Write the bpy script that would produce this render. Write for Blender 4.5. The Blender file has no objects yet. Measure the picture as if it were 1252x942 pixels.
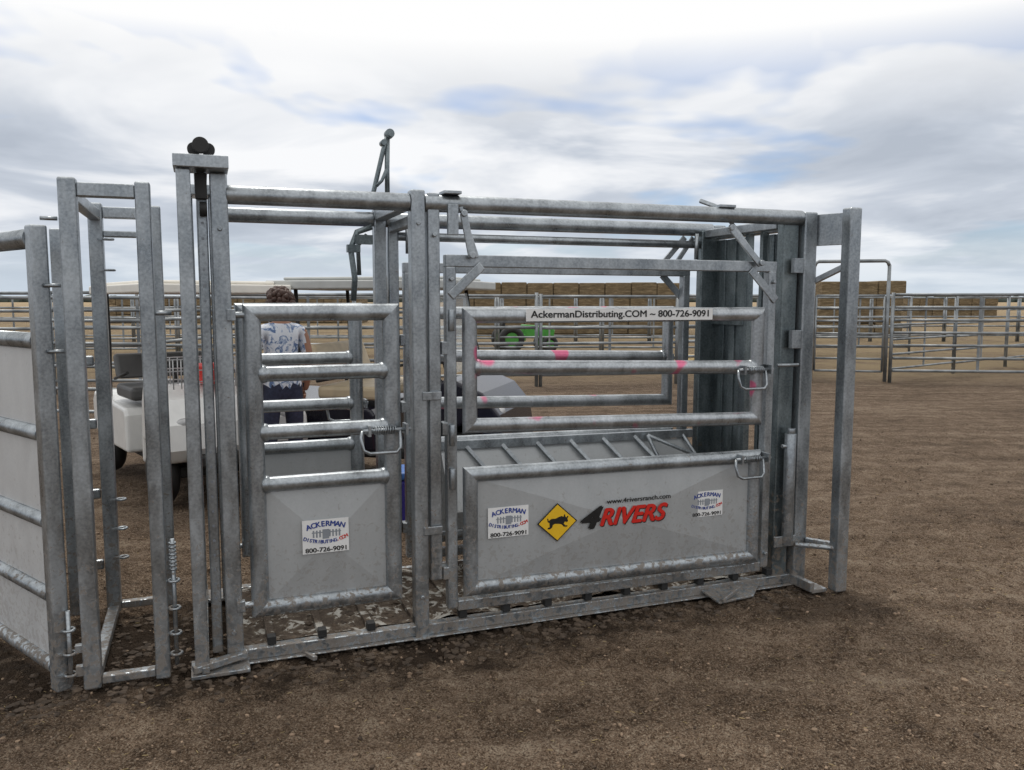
import bpy, bmesh, math, random
from mathutils import Vector, Matrix, noise
random.seed(7)
R=math.radians
scn=bpy.context.scene
COL=scn.collection
# ------------------------------------------------------------------ materials
def mat(name):
    m=bpy.data.materials.new(name);m.use_nodes=True
    nt=m.node_tree;return m,nt,nt.nodes['Principled BSDF']
def nd(nt,t,**k):
    n=nt.nodes.new(t)
    for a,b in k.items(): setattr(n,a,b)
    return n
def noise_n(nt,vec,scale,detail=5,rough=.55,dist=0):
    n=nd(nt,'ShaderNodeTexNoise');n.inputs['Scale'].default_value=scale
    n.inputs['Detail'].default_value=detail;n.inputs['Roughness'].default_value=rough
    n.inputs['Distortion'].default_value=dist
    if vec is not None: nt.links.new(vec,n.inputs['Vector'])
    return n.outputs['Fac']
def ramp(nt,fac,stops):
    r=nd(nt,'ShaderNodeValToRGB');e=r.color_ramp.elements
    while len(e)<len(stops): e.new(.5)
    for i,(p,c) in enumerate(stops):
        e[i].position=p
        if not isinstance(c,tuple): c=(c,c,c)
        e[i].color=(*c[:3],1)
    nt.links.new(fac,r.inputs['Fac']);return r.outputs['Color']
def mixc(nt,fac,a,b,bt='MIX'):
    m=nd(nt,'ShaderNodeMix',data_type='RGBA',blend_type=bt)
    for s,v in ((m.inputs[0],fac),(m.inputs[6],a),(m.inputs[7],b)):
        if isinstance(v,bpy.types.NodeSocket): nt.links.new(v,s)
        elif isinstance(v,tuple): s.default_value=(*v[:3],1)
        else: s.default_value=v
    return m.outputs[2]
def math_n(nt,op,a,b=None,c=None,clamp=False):
    m=nd(nt,'ShaderNodeMath',operation=op,use_clamp=clamp)
    for i,v in enumerate((a,b,c)):
        if v is None: continue
        if isinstance(v,bpy.types.NodeSocket): nt.links.new(v,m.inputs[i])
        else: m.inputs[i].default_value=v
    return m.outputs[0]
def bump(nt,b,h,strength,dist):
    n=nd(nt,'ShaderNodeBump');n.inputs['Strength'].default_value=strength;n.inputs['Distance'].default_value=dist
    nt.links.new(h,n.inputs['Height']);nt.links.new(n.outputs[0],b.inputs['Normal'])
def galv(name,lo,hi,metal=.82,r0=.26,r1=.46,dirt=.7,pink=False,bloom=.14):
    m,nt,b=mat(name)
    g=nd(nt,'ShaderNodeNewGeometry').outputs['Position']
    mp=nd(nt,'ShaderNodeMapping');mp.inputs['Scale'].default_value=(1,1,.4);nt.links.new(g,mp.inputs[0])
    n1=noise_n(nt,mp.outputs[0],10,3,.6,.3)
    n2=noise_n(nt,g,85,1,.6)
    s=math_n(nt,'ADD',math_n(nt,'MULTIPLY',n1,.65),math_n(nt,'MULTIPLY',n2,.35))
    c=ramp(nt,s,[(.36,lo),(.64,hi)])
    c=mixc(nt,ramp(nt,n1,[(.60,0.),(.74,bloom)]),c,(.62,.65,.67))
    sp=nd(nt,'ShaderNodeSeparateXYZ');nt.links.new(g,sp.inputs[0])
    low=nd(nt,'ShaderNodeMapRange');low.inputs[1].default_value=0;low.inputs[2].default_value=.9
    low.inputs[3].default_value=.22;low.inputs[4].default_value=-.04
    nt.links.new(sp.outputs[2],low.inputs[0])
    n3=noise_n(nt,g,34,3,.68,.5)
    mk=ramp(nt,math_n(nt,'ADD',n3,low.outputs[0]),[(.65,0.),(.72,dirt)])
    c=mixc(nt,mk,c,(.17,.128,.09))
    if pink:
        n5=noise_n(nt,g,5.5,1,.5)
        c=mixc(nt,ramp(nt,n5,[(.67,0.),(.71,.8)]),c,(.78,.12,.27))
    nt.links.new(c,b.inputs['Base Color'])
    nt.links.new(math_n(nt,'MULTIPLY',math_n(nt,'SUBTRACT',1.,mk),metal),b.inputs['Metallic'])
    rr=nd(nt,'ShaderNodeMapRange');rr.inputs[1].default_value=.3;rr.inputs[2].default_value=.7
    rr.inputs[3].default_value=r0;rr.inputs[4].default_value=r1;nt.links.new(n1,rr.inputs[0])
    nt.links.new(math_n(nt,'ADD',rr.outputs[0],math_n(nt,'MULTIPLY',mk,.4)),b.inputs['Roughness'])
    bump(nt,b,n2,.12,.0015)
    return m
GALV=galv('galvanized_steel',(.24,.26,.275),(.46,.495,.52))
GALVP=galv('galvanized_gate_tube',(.29,.31,.325),(.52,.55,.575),pink=True)
GALVD=galv('galvanized_dark',(.11,.135,.145),(.24,.28,.29),.75,.3,.5)
SHEET=galv('galvanized_sheet',(.405,.42,.425),(.45,.465,.47),.3,.40,.48,.3,bloom=.05)
SHEETW=galv('pale_sheet',(.56,.57,.575),(.62,.63,.63),.2,.42,.52,.3,bloom=.05)
def simple_steel(name,lo,hi):
    m,nt,b=mat(name)
    g=nd(nt,'ShaderNodeNewGeometry').outputs['Position']
    c=ramp(nt,noise_n(nt,g,3,2,.6),[(.35,lo),(.65,hi)])
    nt.links.new(c,b.inputs['Base Color']);b.inputs['Metallic'].default_value=.6;b.inputs['Roughness'].default_value=.45
    return m
FENCE=simple_steel('fence_pipe_steel',(.17,.185,.195),(.34,.36,.37))
def plain(name,col,rough=.5,metal=0,var=.12,sc=8):
    m,nt,b=mat(name)
    g=nd(nt,'ShaderNodeNewGeometry').outputs['Position']
    n=noise_n(nt,g,sc,2,.6)
    c=ramp(nt,n,[(.3,tuple(x*(1-var) for x in col)),(.7,tuple(min(1,x*(1+var)) for x in col))])
    nt.links.new(c,b.inputs['Base Color']);b.inputs['Roughness'].default_value=rough;b.inputs['Metallic'].default_value=metal
    return m
BLACK=plain('black_rubber',(.02,.02,.02),.6)
WHITE=plain('white_decal',(.78,.78,.77),.4,var=.04)
INK=plain('black_ink',(.012,.012,.012),.4)
RED=plain('red_ink',(.62,.02,.012),.4,var=.05)
BLUE=plain('blue_ink',(.03,.06,.28),.4)
YEL=plain('yellow_decal',(.82,.50,.02),.4,var=.05)
GREYI=plain('grey_ink',(.25,.27,.3),.5)
CARTW=plain('white_cart_paint',(.74,.74,.72),.25,var=.05)
ROOFW=plain('cream_roof_plastic',(.76,.73,.66),.4,var=.05)
ROOFG=plain('grey_roof_plastic',(.46,.47,.45),.4,var=.08)
CARTN=plain('navy_cart_paint',(.012,.012,.022),.2)
SEAT=plain('tan_vinyl',(.55,.45,.30),.5)
SEATD=plain('dark_vinyl',(.08,.08,.08),.5)
ORANGE=plain('orange_plastic',(.75,.12,.02),.4)
BLUEP=plain('blue_plastic',(.05,.15,.45),.4)
GREEN=plain('green_paint',(.07,.33,.05),.35)
HUB=plain('grey_hub',(.45,.45,.45),.4,.4)
SKIN=plain('skin',(.33,.17,.11),.5,var=.06)
HAIR=plain('brown_hair',(.05,.022,.014),.6,var=.4,sc=60)
JEANS=plain('dark_denim',(.025,.03,.06),.8,var=.3,sc=40)
SHOE=plain('shoe_leather',(.06,.04,.03),.6)
def floral():
    m,nt,b=mat('floral_fabric')
    g=nd(nt,'ShaderNodeTexCoord').outputs['Object']
    n=noise_n(nt,g,16,3,.6,1.5)
    c=ramp(nt,n,[(.38,(.10,.16,.30)),(.46,(.35,.42,.55)),(.52,(.68,.70,.74)),(.7,(.62,.64,.70))])
    nt.links.new(c,b.inputs['Base Color']);b.inputs['Roughness'].default_value=.85;return m
FLORAL=floral()
def hay():
    m,nt,b=mat('hay')
    g=nd(nt,'ShaderNodeNewGeometry').outputs['Position']
    mp=nd(nt,'ShaderNodeMapping');mp.inputs['Scale'].default_value=(1,1,5);nt.links.new(g,mp.inputs[0])
    n=noise_n(nt,mp.outputs[0],2.5,5,.75,.5)
    c=ramp(nt,n,[(.3,(.08,.058,.032)),(.5,(.17,.125,.07)),(.7,(.32,.245,.145))])
    nt.links.new(c,b.inputs['Base Color']);b.inputs['Roughness'].default_value=.95
    return m
HAY=hay()
def dirtmat():
    m,nt,b=mat('feedlot_dirt')
    g=nd(nt,'ShaderNodeNewGeometry').outputs['Position']
    n1=noise_n(nt,g,.6,3,.6,.6); n2=noise_n(nt,g,5.5,5,.75,.4); n3=noise_n(nt,g,45,3,.85)
    n4=noise_n(nt,g,130,1,.7)
    rt=nd(nt,'ShaderNodeMapping');rt.inputs['Rotation'].default_value=(0,0,-R(17));rt.inputs['Scale'].default_value=(.35,2.6,1);nt.links.new(g,rt.inputs[0])
    n6=noise_n(nt,rt.outputs[0],1.3,3,.6,.5)
    s=math_n(nt,'ADD',math_n(nt,'ADD',math_n(nt,'MULTIPLY',n1,.12),math_n(nt,'MULTIPLY',n6,.20)),math_n(nt,'ADD',math_n(nt,'MULTIPLY',n2,.32),math_n(nt,'MULTIPLY',n3,.36)))
    c=ramp(nt,s,[(.41,(.085,.055,.035)),(.47,(.20,.137,.09)),(.52,(.30,.212,.145)),(.59,(.47,.365,.265))])
    c=mixc(nt,ramp(nt,n4,[(.35,.7),(.46,0.)]),c,(.055,.036,.024))
    c=mixc(nt,ramp(nt,n4,[(.56,0.),(.68,.6)]),c,(.56,.46,.35))
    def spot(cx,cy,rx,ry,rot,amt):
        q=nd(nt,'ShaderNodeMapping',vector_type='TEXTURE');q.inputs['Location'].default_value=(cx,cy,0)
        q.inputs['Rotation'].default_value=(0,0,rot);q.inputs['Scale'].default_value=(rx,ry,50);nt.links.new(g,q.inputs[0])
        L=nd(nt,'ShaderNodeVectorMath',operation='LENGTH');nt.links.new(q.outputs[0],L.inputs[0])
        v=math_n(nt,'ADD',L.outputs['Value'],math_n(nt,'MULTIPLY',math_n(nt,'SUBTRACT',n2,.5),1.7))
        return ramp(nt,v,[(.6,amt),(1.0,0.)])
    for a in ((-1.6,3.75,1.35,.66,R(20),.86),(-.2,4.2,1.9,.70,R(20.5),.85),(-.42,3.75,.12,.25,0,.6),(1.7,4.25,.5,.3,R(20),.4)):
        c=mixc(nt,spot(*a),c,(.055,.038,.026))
    sp=nd(nt,'ShaderNodeSeparateXYZ');nt.links.new(g,sp.inputs[0])
    far=ramp(nt,math_n(nt,'DIVIDE',sp.outputs[1],60),[(.26,0.),(.32,1.)])
    sm=mixc(nt,math_n(nt,'MULTIPLY',far,ramp(nt,n1,[(.35,.3),(.55,1.)])),c,(.38,.29,.175))
    nt.links.new(sm,b.inputs['Base Color']);b.inputs['Roughness'].default_value=.95
    b.inputs['Specular IOR Level'].default_value=.15
    h=math_n(nt,'ADD',math_n(nt,'MULTIPLY',n2,1.3),math_n(nt,'ADD',math_n(nt,'MULTIPLY',n3,.9),math_n(nt,'MULTIPLY',n4,.22)))
    bump(nt,b,h,1.,.10)
    return m
DIRT=dirtmat()
def floormat():
    m,nt,b=mat('muddy_floor')
    g=nd(nt,'ShaderNodeNewGeometry').outputs['Position']
    n=noise_n(nt,g,11,4,.72,.6)
    c=ramp(nt,n,[(.46,(.065,.045,.03)),(.54,(.13,.10,.07)),(.58,(.42,.40,.36)),(.8,(.52,.51,.47))])
    nt.links.new(c,b.inputs['Base Color']);b.inputs['Roughness'].default_value=.8;bump(nt,b,n,.8,.03);return m
FLOORM=floormat()
def glassm():
    m,nt,b=mat('clear_windshield');b.inputs['Base Color'].default_value=(.8,.85,.85,1)
    b.inputs['Roughness'].default_value=.15;b.inputs['Alpha'].default_value=.25;return m
GLASS=glassm()
# ------------------------------------------------------------------ mesh accumulator
def ico(sub):
    bm=bmesh.new();bmesh.ops.create_icosphere(bm,subdivisions=sub,radius=1)
    v=[x.co.copy() for x in bm.verts];f=[[q.index for q in x.verts] for x in bm.faces];bm.free();return v,f
ICO={k:ico(k) for k in (1,2,3)}
class Blobs:
    def __init__(s): s.v=[];s.f=[]
    def add(s,c,r,sub,sc,jit,rz=0):
        V,F=ICO[sub];b=len(s.v);ca,sa=math.cos(rz),math.sin(rz)
        for q in V:
            j=r*(1+random.uniform(-jit,jit));x=q.x*sc[0]*j;y=q.y*sc[1]*j
            s.v.append((c[0]+x*ca-y*sa,c[1]+x*sa+y*ca,c[2]+q.z*sc[2]*j))
        s.f+=[[i+b for i in f] for f in F]
    def obj(s,name,m,parent=None,smooth=True):
        me=bpy.data.meshes.new(name);me.from_pydata(s.v,[],s.f);me.materials.append(m)
        me.polygons.foreach_set('use_smooth',[smooth]*len(me.polygons))
        o=bpy.data.objects.new(name,me);COL.objects.link(o)
        if parent:o.parent=parent
        return o
class P:
    def __init__(s): s.bm=bmesh.new()
    def _basis(s,p,q,ref=None):
        d=(q-p).normalized();ref=Vector(ref) if ref else Vector((0,1,0))
        if abs(d.dot(ref))>.95: ref=Vector((0,0,1)) if not abs(d.z)>.95 else Vector((0,1,0))
        a=d.cross(ref).normalized();b=a.cross(d).normalized();return a,b
    def tube(s,p,q,r,n=16,r2=None):
        p=Vector(p);q=Vector(q);a,b=s._basis(p,q);r2=r if r2 is None else r2
        L=[]
        for c,rr in ((p,r),(q,r2)):
            L.append([s.bm.verts.new(c+(a*math.cos(2*math.pi*i/n)+b*math.sin(2*math.pi*i/n))*rr) for i in range(n)])
        for i in range(n):
            f=s.bm.faces.new((L[0][i],L[0][(i+1)%n],L[1][(i+1)%n],L[1][i]));f.smooth=True
        s.bm.faces.new(L[0]);s.bm.faces.new(L[1][::-1]);return s
    def path(s,pts,r,n=12,smooth=True):
        pts=[Vector(x) for x in pts];rings=[]
        for i,c in enumerate(pts):
            t=(pts[min(i+1,len(pts)-1)]-pts[max(i-1,0)]).normalized()
            ref=Vector((0,1,0)) if abs(t.y)<.9 else Vector((1,0,0))
            a=t.cross(ref).normalized();b=a.cross(t)
            rings.append([s.bm.verts.new(c+(a*math.cos(2*math.pi*k/n)+b*math.sin(2*math.pi*k/n))*r) for k in range(n)])
        for A,B in zip(rings,rings[1:]):
            for i in range(n):
                f=s.bm.faces.new((A[i],A[(i+1)%n],B[(i+1)%n],B[i]));f.smooth=smooth
        s.bm.faces.new(rings[0]);s.bm.faces.new(rings[-1][::-1]);return s
    def bar(s,p,q,wa,wb,ref=None):
        p=Vector(p);q=Vector(q);a,b=s._basis(p,q,ref);L=[]
        for c in (p,q):
            L.append([s.bm.verts.new(c+a*x*wa/2+b*y*wb/2) for x,y in ((-1,-1),(1,-1),(1,1),(-1,1))])
        for i in range(4): s.bm.faces.new((L[0][i],L[0][(i+1)%4],L[1][(i+1)%4],L[1][i]))
        s.bm.faces.new(L[0]);s.bm.faces.new(L[1][::-1]);return s
    def box(s,x0,x1,y0,y1,z0,z1):
        v=[s.bm.verts.new((x,y,z)) for z in (z0,z1) for x,y in ((x0,y0),(x1,y0),(x1,y1),(x0,y1))]
        for f in ((0,1,2,3),(7,6,5,4),(0,1,5,4),(1,2,6,5),(2,3,7,6),(3,0,4,7)): s.bm.faces.new([v[i] for i in f])
        return s
    def poly(s,pts,thick):
        pts=[Vector(x) for x in pts];t=Vector(thick)
        A=[s.bm.verts.new(x) for x in pts];B=[s.bm.verts.new(x+t) for x in pts];n=len(A)
        s.bm.faces.new(A);s.bm.faces.new(B[::-1])
        for i in range(n): s.bm.faces.new((A[i],A[(i+1)%n],B[(i+1)%n],B[i]))
        return s
    def rect_frame(s,s0,s1,z0,z1,w,r,n=16):
        C=[(s0,z0,-1,-1),(s1,z0,1,-1),(s1,z1,1,1),(s0,z1,-1,1)];rings=[]
        for x,z,dx,dz in C:
            ring=[]
            for k in range(n):
                o=math.cos(2*math.pi*k/n)*r;dy=math.sin(2*math.pi*k/n)*r*.85
                ring.append(s.bm.verts.new((x+dx*o,w+dy,z+dz*o)))
            rings.append(ring)
        for j in range(4):
            A=rings[j];B=rings[(j+1)%4]
            for i in range(n):
                f=s.bm.faces.new((A[i],A[(i+1)%n],B[(i+1)%n],B[i]));f.smooth=True
        for A in rings:
            for i in range(n):
                e=s.bm.edges.get((A[i],A[(i+1)%n]))
                if e:e.smooth=False
        return s
    def sphere(s,c,r,sub=2,sc=(1,1,1),jit=0):
        g=bmesh.ops.create_icosphere(s.bm,subdivisions=sub,radius=r)
        for v in g['verts']:
            j=1+random.uniform(-jit,jit)
            v.co=Vector((v.co.x*sc[0]*j,v.co.y*sc[1]*j,v.co.z*sc[2]*j))+Vector(c)
            for f in v.link_faces: f.smooth=True
        return s
    def disc(s,c,r,t,axis='y',n=28):
        ax={'x':Vector((1,0,0)),'y':Vector((0,1,0)),'z':Vector((0,0,1))}[axis]
        c=Vector(c);return s.tube(c-ax*t/2,c+ax*t/2,r,n)
    def torus(s,c,R1,r,axis='y',n=24,m=8):
        c=Vector(c)
        U,V,W={'y':((1,0,0),(0,0,1),(0,1,0)),'z':((1,0,0),(0,1,0),(0,0,1)),'x':((0,1,0),(0,0,1),(1,0,0))}[axis]
        U,V,W=Vector(U),Vector(V),Vector(W);rings=[]
        for i in range(n):
            a=2*math.pi*i/n;d=U*math.cos(a)+V*math.sin(a)
            rings.append([s.bm.verts.new(c+d*(R1+r*math.cos(2*math.pi*k/m))+W*r*math.sin(2*math.pi*k/m)) for k in range(m)])
        for i in range(n):
            for k in range(m):
                f=s.bm.faces.new((rings[i][k],rings[(i+1)%n][k],rings[(i+1)%n][(k+1)%m],rings[i][(k+1)%m]));f.smooth=True
        return s
    def obj(s,name,m,parent=None,bevel=.005,seg=2,loc=None):
        bmesh.ops.recalc_face_normals(s.bm,faces=s.bm.faces)
        me=bpy.data.meshes.new(name);s.bm.to_mesh(me);s.bm.free()
        me.materials.append(m)
        o=bpy.data.objects.new(name,me);COL.objects.link(o)
        if parent: o.parent=parent
        if loc: o.location=loc
        if bevel:
            b=o.modifiers.new('b','BEVEL');b.width=bevel;b.segments=seg;b.limit_method='ANGLE';b.angle_limit=R(50)
        return o
def empty(name,loc=(0,0,0),rz=0,parent=None):
    e=bpy.data.objects.new(name,None);e.location=loc;e.rotation_euler=(0,0,rz);COL.objects.link(e)
    e.empty_display_size=.2
    if parent:e.parent=parent
    return e
TH=R(20.5);P0=(-1.233,3.54,0)
CH=empty('livestock_squeeze_chute',P0,TH)
_tc={}
def text(name,body,m,s,w,z,width=None,height=None,shear=0,emb=0,parent=CH):
    key=(body,shear)
    if key not in _tc:
        cu=bpy.data.curves.new(name,'FONT');cu.body=body;cu.size=1;cu.shear=shear
        o=bpy.data.objects.new('tmp',cu);COL.objects.link(o)
        bpy.context.view_layer.update()
        me=bpy.data.meshes.new_from_object(o.evaluated_get(bpy.context.evaluated_depsgraph_get()))
        bpy.data.objects.remove(o)
        _tc[key]=([v.co.copy() for v in me.vertices],[list(p.vertices) for p in me.polygons])
    V,F=_tc[key]
    xs=[v.x for v in V];ys=[v.y for v in V]
    x0,x1,y0,y1=min(xs),max(xs),min(ys),max(ys)
    sy=height/(y1-y0) if height else width/(x1-x0)
    sx=width/(x1-x0) if width else sy
    H=(y1-y0)*sy;e=emb*H
    offs=[(0,0)] if not emb else [(-e,0),(e,0),(0,e*.7),(0,-e*.7),(-e*.6,e*.5),(e*.6,-e*.5)]
    vs=[];fs=[]
    for k,(dx,dz) in enumerate(offs):
        b=len(vs)
        vs+=[((v.x-(x0+x1)/2)*sx+dx,-.00025*k,(v.y-(y0+y1)/2)*sy+dz) for v in V]
        fs+=[[i+b for i in f] for f in F]
    me=bpy.data.meshes.new(name);me.from_pydata(vs,[],fs);me.materials.append(m)
    o=bpy.data.objects.new(name,me);COL.objects.link(o);o.parent=parent;o.location=(s,w,z);return o
# ------------------------------------------------------------------ CHUTE (local: x along, y away from camera, z up)
def side(w,out,tag):
    a=P()
    a.tube((.03,w,2.045),(.815,w,2.045),.040,20)
    a.tube((.885,w,2.045),(3.0,w,2.05),.040,20)
    a.obj('top_rail_'+tag,GALV,CH,.002)
    a=P()
    a.bar((.005,w,0),(.0,w,2.13),.070,.066)
    a.bar((.85,w,0),(.85,w,2.10),.066,.075)
    a.bar((.925,w+.005,.27),(.925,w+.005,2.09),.058,.06)
    a.bar((1.005,w,.12),(1.005,w,1.76),.05,.055)
    a.bar((2.81,w,.12),(2.81,w,1.76),.05,.055)
    a.obj('posts_'+tag,GALV,CH,.008,3)
    a=P()
    a.bar((.98,w-.001,1.785),(2.835,w-.001,1.782),.056,.05)
    a.bar((1.03,w,.13),(2.785,w,.125),.05,.05)
    a.bar((1.0,w+out*.031,1.62),(1.155,w+out*.031,1.765),.045,.008)
    a.bar((2.66,w+out*.031,1.765),(2.83,w+out*.031,1.60),.045,.008)
    a.bar((.03,w,.035),(3.0,w,.035),.05,.055)
    a.bar((.03,w+out*.03,.006),(3.0,w+out*.03,.006),.008,.05)
    a.obj('squeeze_frame_'+tag,GALV,CH,.006,2)
    a=P()
    for z in (1.38,.30,1.0): a.box(.957,.985,w-.03,w+.03,z-.03,z+.03)
    for z in (1.54,.27): a.tube((.03,w+out*.045,z),(.09,w+out*.04,z),.014,10).box(.015,.05,min(w+out*.062,w+out*.03),max(w+out*.062,w+out*.03),z-.025,z+.025)
    for s0,z in ((1.0,1.51),(1.0,.76),(1.0,.97)): a.tube((s0,w+out*.045,z-.05),(s0,w+out*.045,z+.05),.014,10)
    for z in (1.16,.52): a.bar((.86,w+out*.04,z),(.95,w+out*.04,z),.04,.01)
    for s0,z in ((.85,1.95),(.85,.2),(.925,1.9),(1.005,1.70),(2.81,1.70),(2.81,.2),(0,1.9),(0,.15)):
        a.tube((s0,w+out*.028,z),(s0,w+out*.046,z),.011,6)
    a.obj('hinges_'+tag,GALV,CH,.003)
    g=w+out*.035
    a=P().rect_frame(.115,.715,.245,1.55,g,.038)
    for z in (1.285,1.03,.80): a.tube((.14,g,z),(.69,g,z),.034,18)
    a.obj('side_door_frame_'+tag,GALV,CH,0)
    a=P()
    for x in (.155,.675):
        for z in (1.285,1.03,.80): a.sphere((x,g,z),.041,2,(.8,.95,1))
    a.obj('side_door_welds_'+tag,GALV,CH,0)
    def pyr(p,s0,s1,z0,z1,d):
        cs=[(s0,g,z0),(s1,g,z0),(s1,g,z1),(s0,g,z1)]
        V=[p.bm.verts.new(c) for c in cs];c=p.bm.verts.new(((s0+s1)/2,g+out*d,(z0+z1)/2))
        for i in range(4): p.bm.faces.new((V[i],V[(i+1)%4],c))
        p.bm.faces.new(V)
    pan=P();pyr(pan,.14,.69,.265,.79,.024)
    pan.obj('side_door_sheet_'+tag,SHEET,CH,0)
    z1,z2=1.285,1.245;y1,y2=1.01,.965
    a=P();a.rect_frame(1.09,2.715,0.5,1.53,g,.036)
    for v in a.bm.verts:
        if v.co.z<.8:
            t=(v.co.x-1.09)/1.625;v.co.z+= (y1-.5)+(y2-y1)*t
    a.tube((1.11,g,z1),(2.69,g,z2),.036,18)
    a.obj('upper_gate_'+tag,GALVP,CH,0)
    a=P()
    for x,z in ((1.13,z1),(2.675,z2)): a.sphere((x,g,z),.042,2,(.8,.95,1))
    a.obj('upper_gate_welds_'+tag,GALVP,CH,0)
    a=P().rect_frame(1.09,2.715,.215,.775,g,.037)
    for v in a.bm.verts: v.co.z+= -.02*(v.co.x-1.09)/1.625
    a.obj('lower_gate_'+tag,GALV,CH,0)
    pan=P();pyr(pan,1.11,2.70,.225,.755,.030)
    pan.obj('lower_gate_sheet_'+tag,SHEET,CH,0)
    a=P()
    for s0,z,L in ((.57,1.02,.22),(2.56,1.235,.22),(2.56,.755,.22)):
        q=g+out*.055
        a.tube((s0,q,z),(s0+L,q,z),.009,8)
        a.path([(s0+.0,q,z),(s0-.01,q+out*.01,z-.03),(s0,q+out*.02,z-.085),(s0+.03,q+out*.02,z-.10),(s0+L-.07,q+out*.02,z-.10),(s0+L-.05,q+out*.015,z-.08),(s0+L-.05,q,z)],.008,8)
        pts=[(s0+.05+i*.0013,q+math.sin(i*.75)*.017,z+math.cos(i*.75)*.017) for i in range(80)]
        a.path(pts,.0035,5)
        for x in (s0+.03,s0+L-.02): a.box(x-.006,x+.006,min(g,q+out*.02),max(g,q+out*.02),z-.024,z+.024)
    a.obj('spring_latches_'+tag,GALV,CH,0)
side(0,-1,'near');side(.85,1,'far')
a=P()
for w in (-.085,.93): a.bar((-.135,w,.02),(-.135,w,2.13),.055,.055)
for w in (.03,.82): a.bar((-.068,w,.05),(-.068,w,2.13),.044,.05)
a.obj('end_frame_posts',GALV,CH,.007,3)
a=P()
a.box(-.172,.04,-.13,.055,2.133,2.185).box(-.172,.04,.79,.98,2.133,2.185)
a.box(-.095,-.04,.058,.787,2.14,2.18)
a.box(-.18,.06,-.13,.04,.0,.018).box(-.18,.06,.81,.98,.0,.018)
a.bar((-.12,-.13,.035),(-.12,.98,.035),.03,.03)
a.bar((-.17,-.115,.04),(.05,-.04,.05),.03,.04)
a.obj('end_frame_cap_and_foot',GALV,CH,.004)
a=P()
a.disc((-.065,-.10,2.225),.032,.03,'y').disc((-.035,-.06,2.215),.026,.03,'y').disc((-.09,-.06,2.215),.026,.03,'y')
a.box(-.092,-.045,-.035,.0,2.02,2.125)
a.disc((-.062,-.02,1.98),.03,.03,'x')
a.obj('gate_rollers',BLACK,CH,.003)
a=P()
for i in range(26): a.disc((-.068,.004,.3+i*.065),.006,.003,'y',10)
a.obj('adjustment_holes',GREYI,CH,0)
a=P()
a.bar((.85,.038,2.06),(.85,.81,2.06),.06,.05,(0,0,1))
a.bar((.925,.04,2.0),(.925,.81,2.0),.05,.05,(0,0,1))
a.bar((2.94,.09,2.02),(2.94,.79,2.02),.06,.05,(0,0,1))
a.bar((3.04,.06,2.02),(3.04,.79,2.02),.06,.06,(0,0,1))
a.obj('top_cross_members',GALV,CH,.005)
P().tube((.95,.83,1.955),(2.9,.83,1.955),.024,16).tube((1.0,.80,1.86),(1.0,.80,2.02),.014,8).tube((2.86,.80,1.86),(2.86,.80,2.02),.014,8).obj('squeeze_pivot_pipe',GALV,CH,0)
a=P()
a.box(.985,1.035,-.055,-.03,1.90,2.04).box(.965,1.05,-.06,.03,2.085,2.10)
a.bar((1.06,-.05,2.0),(1.10,-.05,1.80),.035,.012).bar((1.05,-.035,2.03),(1.13,-.035,1.80),.02,.012)
a.bar((2.52,-.04,1.98),(2.71,-.05,1.79),.035,.012).bar((2.55,.02,2.03),(2.71,-.03,1.81),.02,.012)
a.bar((2.50,.02,2.085),(2.42,.1,2.13),.02,.02).box(2.46,2.56,-.03,.04,2.085,2.10)
a.bar((2.62,.86,1.80),(2.80,.84,2.0),.035,.012).bar((2.70,.82,1.80),(2.86,.84,2.0),.03,.012)
a.bar((1.15,.86,1.80),(1.02,.84,2.0),.03,.012)
for c in ((1.06,-.058,2.0),(1.10,-.058,1.81),(2.52,-.05,1.98),(2.71,-.058,1.80)): a.disc(c,.016,.02,'y',12)
a.obj('squeeze_linkages',GALV,CH,.003)
a=P()
a.path([(.80,.85,2.10),(.83,.85,2.22),(.88,.85,2.42),(.905,.85,2.50)],.013,8)
a.path([(.90,.85,2.10),(.90,.85,2.32),(.905,.85,2.50)],.014,8)
a.tube((.72,.85,2.13),(.96,.85,2.16),.016,10).tube((.915,.80,2.50),(.915,.92,2.50),.012,8)
a.disc((.915,.85,2.51),.025,.05,'y',14).disc((.88,.85,2.46),.016,.06,'y',12)
a.path([(.83,.80,2.22),(.86,.80,2.25),(.89,.80,2.32)],.009,8)
a.path([(.80,.80,2.0),(.72,.80,1.97),(.68,.78,1.88),(.70,.78,1.72),(.69,.78,1.60)],.016,8)
a.path([(.78,.84,1.96),(.73,.84,1.9),(.735,.84,1.74)],.012,8)
a.bar((.70,.78,1.93),(.80,.80,1.93),.05,.03).box(.66,.73,.76,.80,1.86,1.90)
a.obj('control_levers',GALVD,CH,0)
a=P()
a.bar((2.935,.03,.04),(2.945,.03,2.04),.10,.06)
a.bar((2.935,.82,.04),(2.945,.82,2.04),.10,.06)
a.obj('head_gate_inner_posts',GALVD,CH,.008,3)
a=P()
a.bar((3.045,0,0),(3.045,0,2.08),.085,.075).bar((3.045,.85,0),(3.045,.85,2.08),.085,.075)
a.bar((3.17,-.2,-.0),(3.17,-.2,2.09),.075,.07)
a.bar((3.17,1.05,0),(3.17,1.05,2.09),.075,.07)
a.obj('head_gate_outer_posts',GALV,CH,.009,3)
a=P()
a.poly([(3.09,-.01,1.90),(3.165,-.162,1.90),(3.165,-.162,2.07),(3.09,-.01,2.07)],(.012,.006,0))
a.poly([(3.09,.86,1.90),(3.165,1.012,1.90),(3.165,1.012,2.07),(3.09,.86,2.07)],(.012,-.006,0))
a.bar((3.16,-.163,.25),(3.08,-.04,.25),.03,.03,(0,0,1))
a.tube((2.99,-.06,.24),(3.15,-.20,.24),.014,10)
a.bar((2.86,-.04,.26),(3.0,-.045,.26),.06,.012)
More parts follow.
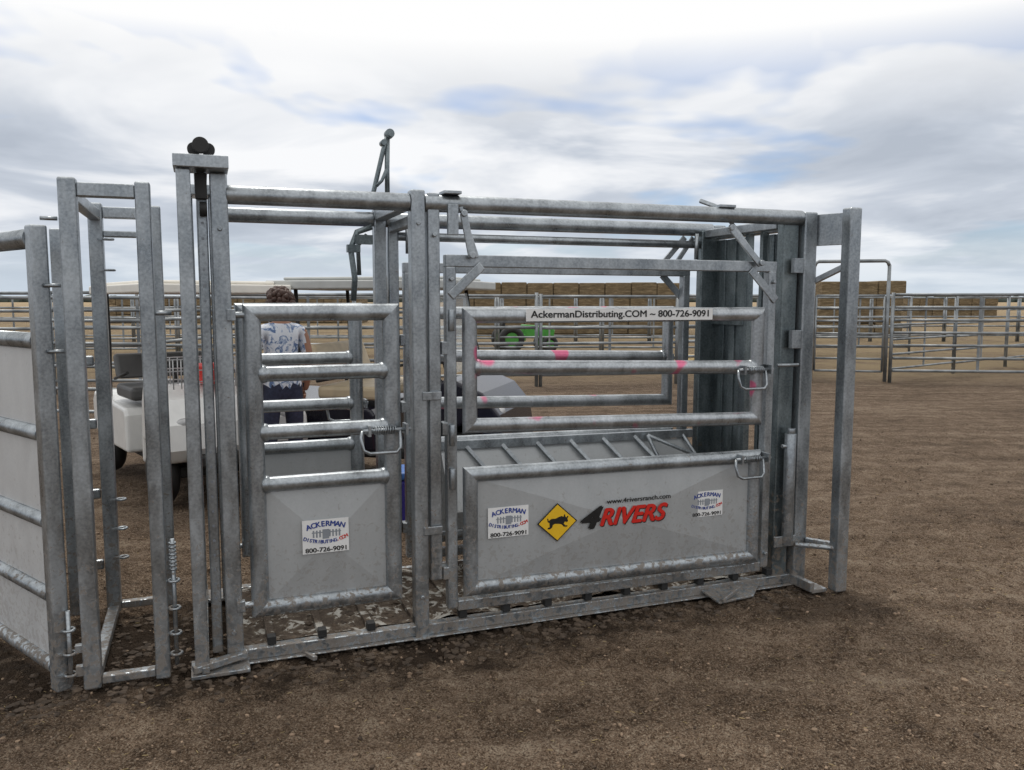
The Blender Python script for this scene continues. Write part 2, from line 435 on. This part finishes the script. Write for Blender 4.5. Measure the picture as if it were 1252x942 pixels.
a.bar((3.09,-.0,1.70),(3.16,-.16,1.78),.03,.03,(0,0,1))
a.obj('head_gate_brackets',GALV,CH,.003)
a=P()
a.tube((2.945,-.045,.24),(2.945,-.045,.87),.032,16).tube((2.945,-.05,.87),(2.945,-.05,.90),.022,12)
a.tube((2.89,-.045,.80),(2.93,-.045,.80),.012,8).tube((2.84,-.045,1.25),(2.98,-.045,1.25),.01,8)
a.box(2.93,2.99,-.05,-.02,1.34,1.44).box(2.93,2.99,-.05,-.02,1.75,1.83)
a.obj('pivot_tube',GALV,CH,.002)
a=P()
for w0,w1 in ((.47,.80),(.06,.30)):
    n=6
    for i in range(n):
        x=w0+(w1-w0)*i/n;y=w0+(w1-w0)*(i+1)/n
        a.box(3.0+(.012 if i%2 else 0),3.015+(.012 if i%2 else 0),x,y,.12,1.98)
    a.box(2.985,3.03,w0-.03,w0,.10,2.0);a.box(2.985,3.03,w1,w1+.03,.10,2.0)
    a.box(2.983,3.03,w0,w1,1.45,1.51)
a.obj('head_gate_leaves',GALVD,CH,.003)
a=P()
a.poly([(3.0,-.20,.0),(3.10,-.20,.0),(3.10,.04,.0),(3.0,.04,.0)],(0,0,.02))
a.bar((3.0,-.20,.035),(3.0,.0,.035),.03,.05)
a.poly([(2.42,-.17,.005),(2.66,-.14,.005),(2.78,-.03,.03),(2.40,-.03,.03)],(0,0,.012))
a.bar((2.44,-.165,.02),(2.58,-.12,.06),.02,.02)
a.bar((.30,-.03,.01),(.34,-.10,.005),.02,.02).bar((.84,.0,.004),(.84,-.06,.004),.08,.008)
a.obj('base_feet',GALV,CH,.003)
def fz(s,w): return .062+.024*noise.noise(Vector((s*3,w*4,1)))+.016*noise.noise(Vector((s*11,w*11,3)))
a=P();nx,ny=150,42
vs=[[a.bm.verts.new((.03+2.96*i/nx,.03+.79*j/ny,fz(.03+2.96*i/nx,.03+.79*j/ny))) for j in range(ny+1)] for i in range(nx+1)]
for i in range(nx):
    for j in range(ny): a.bm.faces.new((vs[i][j],vs[i+1][j],vs[i+1][j+1],vs[i][j+1])).smooth=True
a.obj('floor_mat',FLOORM,CH,0)
a=P();k=P()
for i in range(13):
    s0=.16+i*.225
    a.bar((s0,.03,.062),(s0,.80,.062),.035,.035,(0,0,1))
    k.box(s0-.019,s0+.019,-.012,.034,.062,.098)
a.obj('floor_cleats',FLOORM,CH,.003);k.obj('cleat_end_caps',BLACK,CH,.003)
a=P()
a.poly([(1.15,.70,.76),(2.76,.70,.74),(2.76,.50,.45),(1.15,.50,.45)],(0,.006,0))
a.obj('sloped_side_sheet',SHEET,CH,0)
a=P()
a.bar((1.12,.70,.79),(2.79,.70,.77),.05,.03)
for i in range(6):
    s0=1.30+i*.215
    a.bar((s0,.70,.775),(s0+.13,.56,.60),.022,.03)
a.tube((2.45,.66,.78),(2.72,.56,.66),.012,8).tube((2.45,.66,.78),(2.50,.56,.60),.012,8).tube((2.72,.70,.77),(2.76,.56,.62),.012,8)
a.obj('sloped_side_ribs',GALV,CH,.003)
# decals ------------------------------------------------------------
G0=-.035
def rect(name,m,s0,s1,z0,z1,w,tilt=0,th=.0015):
    P().poly([(s0,w,z0),(s1,w,z0+tilt),(s1,w,z1+tilt),(s0,w,z1)],(0,th,0)).obj(name,m,CH,0)
rect('banner_decal',WHITE,1.36,2.40,1.503,1.560,-.0745)
text('banner_text','AckermanDistributing.COM ~ 800-726-9091',INK,1.88,-.0755,1.531,width=.99,height=.043,emb=.03)
def sticker(s0,s1,z0,z1,w,idx):
    S=(s0+s1)/2;W=s1-s0;H=z1-z0
    rect('sticker_%d'%idx,WHITE,s0,s1,z0,z1,w,th=.001)
    w2=w-.0006
    def arc(body,m,zc,width,height,curve):
        L=len(body)
        for i,ch in enumerate(body):
            t=(i+.5)/L*2-1
            mm=m[i] if isinstance(m,list) else m
            hh=height if ch!='.' else height*.25
            o=text('sticker_%d_letter'%idx,ch,mm,S+t*width/2,w2,zc-curve*t*t-(0 if ch!='.' else height*.38),height=hh,emb=.06)
            o.rotation_euler=(0,math.atan(2*curve*t/(width/2)),0)
    arc('ACKERMAN',BLUE,z1-H*.13,W*.84,H*.15,H*.10)
    arc('DISTRIBUTING.COM',[BLUE]*12+[RED]*4,z0+H*.33,W*.94,H*.10,-H*.14)
    text('sticker_%d_phone'%idx,'800-726-9091',INK,S,w2,z0+H*.10,width=W*.88,height=H*.13,emb=.045)
    p=P()
    for i in range(9):
        x=S-W*.28+i*W*.07
        if abs(i-4)<1: continue
        p.box(x,x+W*.035,w2-.0002,w2,z0+H*.47,z0+H*.68)
    p.box(S-W*.30,S+W*.33,w2-.0006,w2-.0003,z0+H*.60,z0+H*.63).box(S-W*.07,S+W*.07,w2-.0010,w2-.0007,z0+H*.42,z0+H*.70)
    p.obj('sticker_%d_picture'%idx,GREYI,CH,0)
sticker(.30,.505,.475,.628,G0-.0245,1)
sticker(1.175,1.385,.455,.605,G0-.013,2)
sticker(2.31,2.51,.452,.59,G0-.013,3)
ds,dz,dr=1.535,.505,.108;wd=-.0605
def diamond(name,m,r,w):
    P().poly([(ds-r,w,dz),(ds,w,dz-r*.9),(ds+r,w,dz),(ds,w,dz+r*.9)],(0,.001,0)).obj(name,m,CH,0)
diamond('diamond_sign_edge',INK,dr,wd+.001);diamond('diamond_sign_face',YEL,dr*.93,wd-.0004)
bull=[(-.95,.15),(-1.0,.45),(-.92,.5),(-.85,.22),(-.6,.42),(-.2,.40),(.15,.55),(.40,.62),(.58,.50),(.62,.72),(.72,.78),(.74,.55),(.86,.42),(.98,.60),(1.05,.50),(.95,.30),(1.02,.05),(.92,-.05),(.72,.02),(.60,-.15),(.72,-.35),(.95,-.40),(.95,-.52),(.62,-.50),(.38,-.22),(.1,-.15),(-.25,-.12),(-.45,-.2),(-.50,-.45),(-.72,-.62),(-.95,-.60),(-.95,-.48),(-.75,-.40),(-.78,0)]
P().poly([(ds+x*.056,wd-.0012,dz+y*.050) for x,y in bull],(0,.0006,0)).obj('bull_silhouette',INK,CH,0)
text('logo_url','www.4riversranch.com',INK,1.99,-.0655,.588,width=.37,height=.024,emb=.035)
text('logo_number','4',INK,1.722,-.0655,.512,width=.115,height=.105,shear=.35,emb=.08)
text('logo_name_shadow','RIVERS',INK,1.968,-.0635,.504,width=.385,height=.086,shear=.35,emb=.06)
text('logo_name','RIVERS',RED,1.963,-.0655,.509,width=.385,height=.086,shear=.35,emb=.06)
# ------------------------------------------------------------------ ALLEY SECTION
AL=empty('alley_connector_frame',P0,TH)
a=P()
for w in (-.04,.87):
    a.bar((-.56,w,0),(-.56,w,2.08),.066,.066).bar((-.29,w,0),(-.29,w,2.075),.058,.06)
a.obj('posts',GALV,AL,.009,3)
a=P()
for w in (-.04,.87):
    a.bar((-.526,w,2.035),(-.32,w,2.035),.055,.05).bar((-.526,w,.03),(-.32,w,.03),.035,.045)
a.bar((-.56,-.006,2.02),(-.56,.836,2.02),.05,.05,(0,0,1)).bar((-.56,-.006,.02),(-.56,.836,.02),.05,.04,(0,0,1))
a.bar((-.526,.87,1.93),(-.32,.87,1.93),.03,.05)
a.obj('cross_bars',GALV,AL,.005)
a=P()
def pinset(s,w,z,p):
    p.torus((s,w,z),.022,.006,'z',16,6);p.bar((s-.05,w,z),(s-.02,w,z),.008,.02)
for z in (.07,.16,.26): pinset(-.64,-.05,z,a)
for z in (.10,.19,.30,.42): pinset(-.235,-.05,z,a)
a.tube((-.235,-.05,.05),(-.235,-.05,.60),.009,8).tube((-.64,-.05,.03),(-.64,-.05,.34),.009,8)
for i in range(8): a.disc((-.235,-.05,.47+i*.016),.015,.008,'z',10)
a.box(-.62,-.59,-.06,-.03,.06,.10).box(-.62,-.59,-.06,-.03,.16,.19)
for z in (.45,.60,.30,1.75,1.9): pinset(-.50,.80,z,a)
for z in (1.92,1.66,1.4): a.tube((-.60,-.045,z),(-.66,-.045,z),.008,8)
a.tube((-.20,-.05,1.55),(-.28,-.05,1.55),.01,8)
a.obj('hinge_pins',GALV,AL,0)
a=P()
a.bar((-.735,.88,0),(-.735,.88,1.95),.06,.06)
for z in (.25,.62,.98,1.30): a.bar((-.70,.88,z),(-.60,.88,z),.05,.03)
a.obj('far_panel_post',GALV,AL,.008)
ang=math.atan2(.44,-.53)
LP=empty('solid_sheeted_alley_panel',(-1.865,3.285,0),ang)
a=P();a.bar((0,0,0),(0,0,1.895),.064,.064).bar((2.2,0,0),(2.2,0,1.895),.064,.064).bar((.06,-.0,.10),(.06,-.0,1.42),.02,.02)
a.obj('posts',GALV,LP,.009,3)
a=P();a.tube((.03,0,1.845),(2.17,0,1.845),.040,18)
for z in (1.44,1.065,.705,.395,.09): a.tube((.035,0,z),(2.17,0,z),.033,18)
a.obj('rails',GALV,LP,0)
a=P();
for z0,z1 in ((.10,.38),(.41,.69),(.72,1.05),(1.08,1.42)): a.box(.05,2.16,-.004,.004,z0,z1)
a.obj('sheets',SHEETW,LP,0)
# ------------------------------------------------------------------ FENCES
def fence(x0,y0,x1,y1,h=1.65,rails=6,name='pipe_fence',panel=3.0,r=.022):
    L=math.hypot(x1-x0,y1-y0);e=empty(name,(x0,y0,0),math.atan2(y1-y0,x1-x0))
    a=P();n=max(1,round(L/panel))
    for i in range(n+1):
        x=L*i/n
        for dx in ((-.04,.04) if 0<i<n else (0,)): a.tube((x+dx,0,-.02),(x+dx,0,h+.02+random.uniform(-.02,.04)),r*1.25,8)
    a.obj('posts',FENCE,e,0)
    a=P()
    for i in range(n):
        dz=random.uniform(-.02,.02);xa=L*i/n+.04;xb=L*(i+1)/n-.04
        for k in range(rails):
            z=.22+(h-.22)*k/(rails-1)+dz;a.tube((xa,0,z),(xb,0,z),r,8)
        xm=(xa+xb)/2;a.bar((xm,0,.22+dz),(xm,0,h+dz),.05,.02)
    a.obj('rails',FENCE,e,0);return e
fence(-14,14,-5.0,14.5,1.75,6,r=.028)
fence(-5.0,14.5,6.0,16.7,1.7,6,r=.028)
fence(-9,11,-4.5,10.2,1.65,6)
fence(-4.5,10.2,-4.2,14.4,1.65,6)
fence(7.5,16.37,14,15.6,1.72,7,r=.028)
fence(6.1,16.9,8.0,27,1.7,6)
fence(-16,24,12,25,1.7,6,r=.03)
fence(7.6,16.6,19,26,1.7,6)
fence(-18,33,26,33,1.7,5,r=.03)
BG=empty('bow_gate',(6.05,16.71,0),math.atan2(-.34,1.35))
a=P();
for x in (0,1.39): a.tube((x,0,0),(x,0,2.30),.035,10)
a.path([(0,0,2.28),(.03,0,2.35),(.08,0,2.38),(1.31,0,2.38),(1.36,0,2.35),(1.39,0,2.28)],.035,10)
a.obj('bow',FENCE,BG,0)
a=P()
for k in range(7): a.tube((.06,0,.2+k*.25),(1.33,0,.2+k*.25),.022,8)
for x in (.06,1.33,.7): a.tube((x,0,.2),(x,0,1.7),.022,8)
a.obj('gate_leaf',FENCE,BG,0)
# ------------------------------------------------------------------ HAY
def stack(x0,x1,y,h,depth=4,name='hay_bale_stack',bl=1.25,bh=.62):
    a=P();rows=int(h/bh)
    for r_ in range(rows):
        x=x0+random.uniform(0,.2)
        while x<x1-.3:
            for j in range(2):
                yy=y+j*depth/2+random.uniform(-.06,.06);zz=r_*bh+random.uniform(-.02,.02)
                if r_==rows-1 and random.random()<.04: continue
                a.box(x+.01,x+bl-.015,yy,yy+depth/2-.03,zz,zz+bh-.012)
            x+=bl
    return a.obj(name,HAY,None,.05,2)
stack(-3.2,7.9,40,2.6);stack(13.6,16.7,37,2.6);stack(38,46,80,2.3);stack(-30,-12,60,2.4)
a=Blobs()
for i in range(90):
    a.add((random.uniform(-.6,6),random.uniform(18.5,22.5),.02),random.uniform(.2,.5),2,(1.4,1.2,.3),.18)
STRAW=plain('yellow_straw',(.42,.32,.16),.95,var=.35,sc=9)
a.obj('loose_straw',STRAW)
# ------------------------------------------------------------------ GROUND
def axis(lo,hi,nlo,nhi,step,gr):
    L=[];x=nlo
    while x<=nhi: L.append(x);x+=step
    s=step;x=L[-1]
    while x<hi: s*=gr;x+=s;L.append(x)
    s=step;x=nlo;pre=[]
    while x>lo: s*=gr;x-=s;pre.append(x)
    return pre[::-1]+L
ct,st=math.cos(TH),math.sin(TH)
def gz(x,y):
    dn=max(abs(x)-5,abs(y-4)-5,0);amp=1/(1+dn*.3)
    v=Vector((x,y,0));c2,s2=math.cos(R(17)),math.sin(R(17))
    rut=.016*noise.noise(Vector(((x*c2+y*s2)*.5,(-x*s2+y*c2)*3.2,5)))
    h=.018*noise.noise(v*1.3)+rut+.016*noise.noise(v*4.5)+.018*noise.noise(v*11)+(.015*noise.noise(v*23) if dn==0 else 0)
    return h*amp-.018
X=axis(-3000,3000,-3.4,3.6,.025,1.13);Y=axis(-60,4000,2.0,5.4,.025,1.07)
vs=[(x,y,gz(x,y)) for y in Y for x in X]
nX=len(X)
fs=[(j*nX+i,j*nX+i+1,(j+1)*nX+i+1,(j+1)*nX+i) for j in range(len(Y)-1) for i in range(nX-1)]
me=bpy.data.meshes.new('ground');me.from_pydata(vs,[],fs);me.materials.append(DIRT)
me.polygons.foreach_set('use_smooth',[True]*len(fs))
o=bpy.data.objects.new('ground',me);COL.objects.link(o)
def clods(n,name,m,seed):
    random.seed(seed);a=Blobs()
    for i in range(n):
        y=2.2+random.random()**1.4*9;x=random.uniform(-.75,.75)*(y+1)
        r=random.choice([.003,.004,.005,.007])*random.uniform(.7,1.3)
        if random.random()<.02:r*=2.0
        a.add((x,y,gz(x,y)+r*.2),r,1,(random.uniform(.8,1.8),random.uniform(.8,1.4),random.uniform(.7,1.2)),.3,random.uniform(0,3))
    a.obj(name,m,smooth=False)
clods(5000,'dirt_clods',plain('dirt_clod',(.24,.17,.115),.95,var=.5,sc=5),11)
clods(4000,'dark_dirt_crumbs',plain('dark_dirt_crumb',(.10,.068,.045),.95,var=.5,sc=5),12)
a=Blobs()
for i in range(1600):
    y=2.3+random.random()**1.3*6;x=random.uniform(-.75,.75)*(y+1);r=random.uniform(.006,.016)
    a.add((x,y,gz(x,y)+.003),r,1,(1,.09,.09),.1,random.uniform(0,3.14))
a.obj('straw_litter',STRAW,smooth=False)
MUD=plain('manure',(.075,.053,.036),.85,var=.5,sc=20)
a=Blobs()
for i in range(2300):
    if random.random()<.5: s=random.uniform(-.9,3);w=random.gauss(-.07,.11)
    else: s=random.uniform(.05,2.9) if random.random()<.6 else random.uniform(-.6,1.0);w=random.uniform(.05,.8)
    x=P0[0]+s*ct-w*st;y=P0[1]+s*st+w*ct;r=random.uniform(.004,.018)
    zz=fz(s,w)-.004 if (0.03<s<3 and .03<w<.8) else gz(x,y)
    a.add((x,y,zz),r,1,(1.3,1.2,.7),.35)
a.obj('manure_clumps',MUD,smooth=False)
a=Blobs()
for i in range(260):
    x=random.uniform(-700,900);y=900+random.uniform(-40,60);r=random.uniform(4,9)
    a.add((x,y,r*.3),r,1,(2.,1,.6),.3)
a.obj('distant_trees',plain('distant_foliage',(.07,.09,.08),.9,var=.3,sc=.05))
# ------------------------------------------------------------------ GOLF CARTS
def cart(name,loc,rz,body,roof,windshield=False,roofz=1.76,seat=SEAT,sb=1.22):
    e=empty(name,loc,rz)
    front=[(1.12,.36),(1.20,.47),(1.17,.66),(1.02,.84),(.80,.93),(.66,.94),(.60,.80),(.56,.40),(.56,.30),(.62,.30),(.64,.48),(.84,.56),(1.0,.50),(1.04,.36)]
    rear=[(.08,.30),(.06,.62),(.02,.68),(-.70,.72),(-1.12,.74),(-1.20,.66),(-1.18,.42),(-1.12,.36),(-1.04,.36),(-1.0,.50),(-.82,.56),(-.64,.50),(-.60,.30)]
    a=P()
    for prof in (front,rear): a.poly([(x,-.58,z) for x,z in prof],(0,1.16,0))
    a.obj('body_shell',body,e,.035,3)
    a=P();a.box(-1.0,1.02,-.42,.42,.22,.31).box(1.12,1.24,-.40,.40,.32,.42).box(-1.28,-1.18,-.4,.4,.36,.46);a.obj('floor_and_bumpers',BLACK,e,.02)
    a=P();a.box(-.50,.06,-.52,.52,.74,.86);a.poly([(-.50,-.52,.90),(-.40,-.52,.90),(-.52,-.52,sb),(-.60,-.52,sb)],(0,1.04,0));a.obj('seat',seat,e,.035,3)
    a=P()
    for y in (-.52,.52):
        a.path([(.72,y,.92),(.62,y,1.3),(.55,y,roofz)],.018,8).path([(-.72,y,.72),(-.66,y,1.2),(-.68,y,roofz)],.018,8)
        a.tube((-.5,y,.9),(-.05,y,.98),.015,8)
    a.tube((.60,-.28,.85),(.42,-.28,1.06),.02,8)
    a.obj('roof_struts',BLACK,e,0)
    P().torus((.42,-.28,1.07),.17,.014,'z').obj('steering_wheel',BLACK,e,0)
    a=P();a.box(-.92,.82,-.62,.62,roofz,roofz+.075).box(-.80,.70,-.52,.52,roofz+.078,roofz+.105);a.obj('roof',roof,e,.03,3)
    a=P();h=P()
    for x in (.84,-.82):
        for y in (-.50,.50):
            a.torus((x,y,.25),.165,.085,'y',28,10);a.disc((x,y,.25),.16,.10,'y');h.disc((x,y+math.copysign(.056,y),.25),.105,.02,'y')
    a.obj('tires',BLACK,e,0);h.obj('hubs',HUB,e,.006)
    a=P();
    for y in (-.40,.40): a.sphere((1.14,y,.66),.065,2,(.5,1.3,.8))
    a.obj('headlights',HUB,e,0)
    if windshield: P().poly([(.70,-.5,.98),(.70,.5,.98),(.56,.5,roofz-.03),(.56,-.5,roofz-.03)],(.006,0,0)).obj('windshield',GLASS,e,0)
    return e
c1=cart('golf_cart',(-2.88,7.4,0),R(-52),CARTW,ROOFW,False,1.66,SEATD,1.12)
a=P()
for i in range(10):
    for x in (.72,1.02): a.tube((x,-.5+i*.06,.92),(x,-.5+i*.06,1.15),.005,5)
for z in (.97,1.06,1.15):
    for x in (.72,1.02): a.bar((x,-.52,z),(x,.06,z),.008,.008)
    for y in (-.52,.06): a.bar((.72,y,z),(1.02,y,z),.008,.008)
a.obj('wire_basket',HUB,c1,0)
P().box(.76,.98,-.2,.0,.94,1.10).obj('cargo_box',RED,c1,.02)
nm=text('name_plate','HAULER',INK,.90,-.585,.70,width=.22,height=.03,parent=c1)
c2=cart('golf_cart',(-1.10,7.6,0),R(-14),CARTN,ROOFG,True,1.70)
e=empty('blue_cooler',(-.62,5.9,0),.2)
P().box(-.22,.22,-.15,.15,.02,.34).obj('tub',plain('purple_blue_plastic',(.04,.03,.25),.4),e,.02,3);P().box(-.23,.23,-.16,.16,.345,.40).obj('lid',BLUEP,e,.015,2)
e=empty('orange_bucket',(-1.42,6.3,0))
P().tube((0,0,0),(0,0,.38),.13,20,.16).obj('pail',ORANGE,e,.004);P().torus((0,0,.38),.16,.008,'z').obj('rim',ORANGE,e,0)
# ------------------------------------------------------------------ green tractor
e=empty('tractor',(.25,26,0),R(15));e.scale=(.8,.8,.8)
P().poly([(.1,-.3,.55),(1.3,-.3,.5),(1.35,-.3,.85),(1.2,-.3,1.0),(.1,-.3,1.08)],(0,.6,0)).obj('hood',GREEN,e,.05,2)
P().box(-.9,.15,-.35,.35,.45,.7).obj('chassis',GREEN,e,.03)
P().box(-.7,-.3,-.25,.25,.8,.9).box(-.75,-.65,-.25,.25,.9,1.2).obj('seat',BLACK,e,.03)
a=P();h=P()
for x,r_,t in ((-.5,.52,.14),(1.05,.33,.1)):
    for y in (-.6,.6): a.torus((x,y,r_),r_-t,t,'y',28,8);h.disc((x,y,r_),r_-t*1.6,.12,'y')
a.obj('tires',BLACK,e,0);h.obj('rims',GREEN,e,.01)
P().path([(-.8,-.45,.7),(-.8,-.45,1.55),(-.8,.45,1.55),(-.8,.45,.7)],.03,8).torus((-.05,0,1.15),.16,.015,'z').obj('roll_bar',BLACK,e,0)
# ------------------------------------------------------------------ WOMAN
def skinned(name,verts,edges,radii,m,parent,root=0,sub=2):
    me=bpy.data.meshes.new(name);me.from_pydata(verts,edges,[]);o=bpy.data.objects.new(name,me);COL.objects.link(o)
    md=o.modifiers.new('s','SKIN');md.use_smooth_shade=True
    for i,r in enumerate(radii):
        d=me.skin_vertices[0].data[i];rr=r if isinstance(r,tuple) else (r,r);d.radius=rr;d.use_root=(i==root)
    sb=o.modifiers.new('u','SUBSURF');sb.levels=sub;sb.render_levels=sub
    bpy.context.view_layer.update()
    me2=bpy.data.meshes.new_from_object(o.evaluated_get(bpy.context.evaluated_depsgraph_get()))
    bpy.data.objects.remove(o)
    me2.materials.clear()
    for mm in (m if isinstance(m,list) else [m]): me2.materials.append(mm)
    for p in me2.polygons:p.use_smooth=True
    o=bpy.data.objects.new(name,me2);COL.objects.link(o);o.parent=parent
    return o
WM=empty('woman',(-1.80,6.45,0),R(35))
V=[(0,0,.93),(0,0,1.08),(0,.01,1.22),(0,.0,1.36),(0,-.005,1.44),(0,.015,1.52),(0,.02,1.60),
   (.09,0,.88),(.10,.01,.48),(.10,-.02,.09),(.10,.10,.04),
   (-.09,0,.88),(-.11,.01,.48),(-.12,-.02,.09),(-.12,.10,.04),
   (.17,0,1.37),(.22,-.02,1.10),(.21,.08,.88),
   (-.17,0,1.37),(-.25,-.05,1.10),(-.22,.05,.87)]
E=[(0,1),(1,2),(2,3),(3,4),(4,5),(5,6),(0,7),(7,8),(8,9),(9,10),(0,11),(11,12),(12,13),(13,14),(3,15),(15,16),(16,17),(3,18),(18,19),(19,20)]
Rr=[(.16,.12),(.13,.10),(.145,.11),(.13,.09),.052,.07,.085,.09,.06,.04,.035,.09,.06,.04,.035,.055,.042,.03,.055,.042,.03]
w_=skinned('body',V,E,Rr,[SKIN,FLORAL,JEANS,SHOE],WM)
for p in w_.data.polygons:
    c=p.center
    if c.z<.08:p.material_index=3
    elif c.z<.95 and abs(c.x)<.19 and not(abs(c.x)>.165 and c.z>.8 and c.y>.05):p.material_index=2
    elif c.z<1.43 and abs(c.x)<.175 and c.z>=.9:p.material_index=1
    else:p.material_index=0
for sx in (1,-1):
    hx,hy,hz=(.21*sx,.08,.88) if sx>0 else (-.22,.05,.87)
    vs=[(hx,hy,hz),(hx,hy+.03,hz-.07)];es=[(0,1)];rs=[(.02,.028),(.016,.034)]
    for k in range(4):
        b=len(vs);yy=hy+.0+k*.018;Ln=(.065,.075,.07,.055)[k]
        vs+=[(hx,yy+.01,hz-.085),(hx-sx*.008,yy+.02,hz-.085-Ln*.5),(hx-sx*.022,yy+.018,hz-.085-Ln)];es+=[(1,b),(b,b+1),(b+1,b+2)];rs+=[.009,.008,.007]
    b=len(vs);vs+=[(hx-sx*.012,hy+.06,hz-.04),(hx-sx*.02,hy+.085,hz-.075)];es+=[(0,b),(b,b+1)];rs+=[.011,.008]
    skinned('hand_%s'%('r' if sx>0 else 'l'),vs,es,rs,SKIN,WM,0,1)
a=P();a.sphere((0,.03,1.575),.098,3,(.80,.98,1.12));
a.sphere((0,.128,1.565),.016,2,(.8,1,1.3)).sphere((.082,.03,1.57),.02,2,(.4,.8,1.3)).sphere((-.082,.03,1.57),.02,2,(.4,.8,1.3)).obj('head',SKIN,WM,0)
P().sphere((.03,.112,1.59),.012,2).sphere((-.03,.112,1.59),.012,2).obj('eyes',WHITE,WM,0)
P().sphere((0,.118,1.525),.018,2,(1.4,.4,.4)).obj('mouth',RED,WM,0)
a=Blobs()
for i in range(170):
    t=random.uniform(0,2*math.pi);ph=random.uniform(-.7,1.5)
    d=Vector((math.cos(t)*math.cos(ph)*.095,math.sin(t)*math.cos(ph)*.105,math.sin(ph)*.10))
    if d.y>.055 and d.z<.05: continue
    a.add(Vector((0,.0,1.59))+d,random.uniform(.014,.028),2,(1,1,1.1),.2)
a.obj('curly_hair',HAIR,WM)
# ------------------------------------------------------------------ WORLD + SUN
w=bpy.data.worlds.new('World');scn.world=w;w.use_nodes=True;nt=w.node_tree
for n in list(nt.nodes): nt.nodes.remove(n)
out=nd(nt,'ShaderNodeOutputWorld')
sky=nd(nt,'ShaderNodeTexSky',sky_type='NISHITA');sky.sun_disc=False
sundir=Vector((-.25,.55,1.15)).normalized()
sky.sun_elevation=math.asin(sundir.z);sky.sun_rotation=math.atan2(sundir.x,sundir.y)
bg1=nd(nt,'ShaderNodeBackground');bg1.inputs[1].default_value=.10
nt.links.new(mixc(nt,1.,sky.outputs[0],(.80,.93,1.15),'MULTIPLY'),bg1.inputs[0])
tc=nd(nt,'ShaderNodeTexCoord').outputs['Generated']
sx=nd(nt,'ShaderNodeSeparateXYZ');nt.links.new(tc,sx.inputs[0])
zz=math_n(nt,'ADD',math_n(nt,'MAXIMUM',sx.outputs[2],0.),.14)
cb=nd(nt,'ShaderNodeCombineXYZ');nt.links.new(math_n(nt,'DIVIDE',sx.outputs[0],zz),cb.inputs[0]);nt.links.new(math_n(nt,'DIVIDE',sx.outputs[1],zz),cb.inputs[1])
n1=noise_n(nt,cb.outputs[0],.85,4,.55,.25)
mp=nd(nt,'ShaderNodeMapping');mp.inputs['Location'].default_value=(7.3,2.1,4);nt.links.new(cb.outputs[0],mp.inputs[0])
n2=noise_n(nt,mp.outputs[0],1.0,5,.55,.35)
cc=ramp(nt,n2,[(.34,(.47,.52,.60)),(.46,(.58,.63,.71)),(.55,(.78,.81,.86)),(.65,(.95,.96,.98))])
up=ramp(nt,sx.outputs[2],[(.18,0.),(.29,1.)])
hz=ramp(nt,sx.outputs[2],[(.0,.8),(.09,0.)])
cc=mixc(nt,hz,cc,(.62,.71,.80));cc=mixc(nt,up,cc,(1.,1.,1.))
bg2=nd(nt,'ShaderNodeBackground');nt.links.new(cc,bg2.inputs[0]);bg2.inputs[1].default_value=1.0
mk=ramp(nt,n1,[(.37,.25),(.47,1.)])
mk=math_n(nt,'MAXIMUM',math_n(nt,'MAXIMUM',mk,up),ramp(nt,sx.outputs[2],[(.03,1.),(.10,0.)]))
ms=nd(nt,'ShaderNodeMixShader');nt.links.new(mk,ms.inputs[0]);nt.links.new(bg1.outputs[0],ms.inputs[1]);nt.links.new(bg2.outputs[0],ms.inputs[2])
nt.links.new(ms.outputs[0],out.inputs[0])
L=bpy.data.lights.new('sun','SUN');L.energy=1.5;L.angle=R(11);L.color=(1,.95,.88)
lo=bpy.data.objects.new('sun',L);COL.objects.link(lo);lo.rotation_euler=(-sundir).to_track_quat('-Z','Y').to_euler()
# ------------------------------------------------------------------ CAMERA
ca=bpy.data.cameras.new('camera');ca.sensor_width=36;ca.lens=36*1012/1252;ca.clip_end=8000
co=bpy.data.objects.new('camera',ca);COL.objects.link(co);co.location=(0,0,1.6);co.rotation_euler=(R(90-5.81),0,0);scn.camera=co
scn.view_settings.view_transform='Standard';scn.view_settings.look='None';scn.view_settings.exposure=0
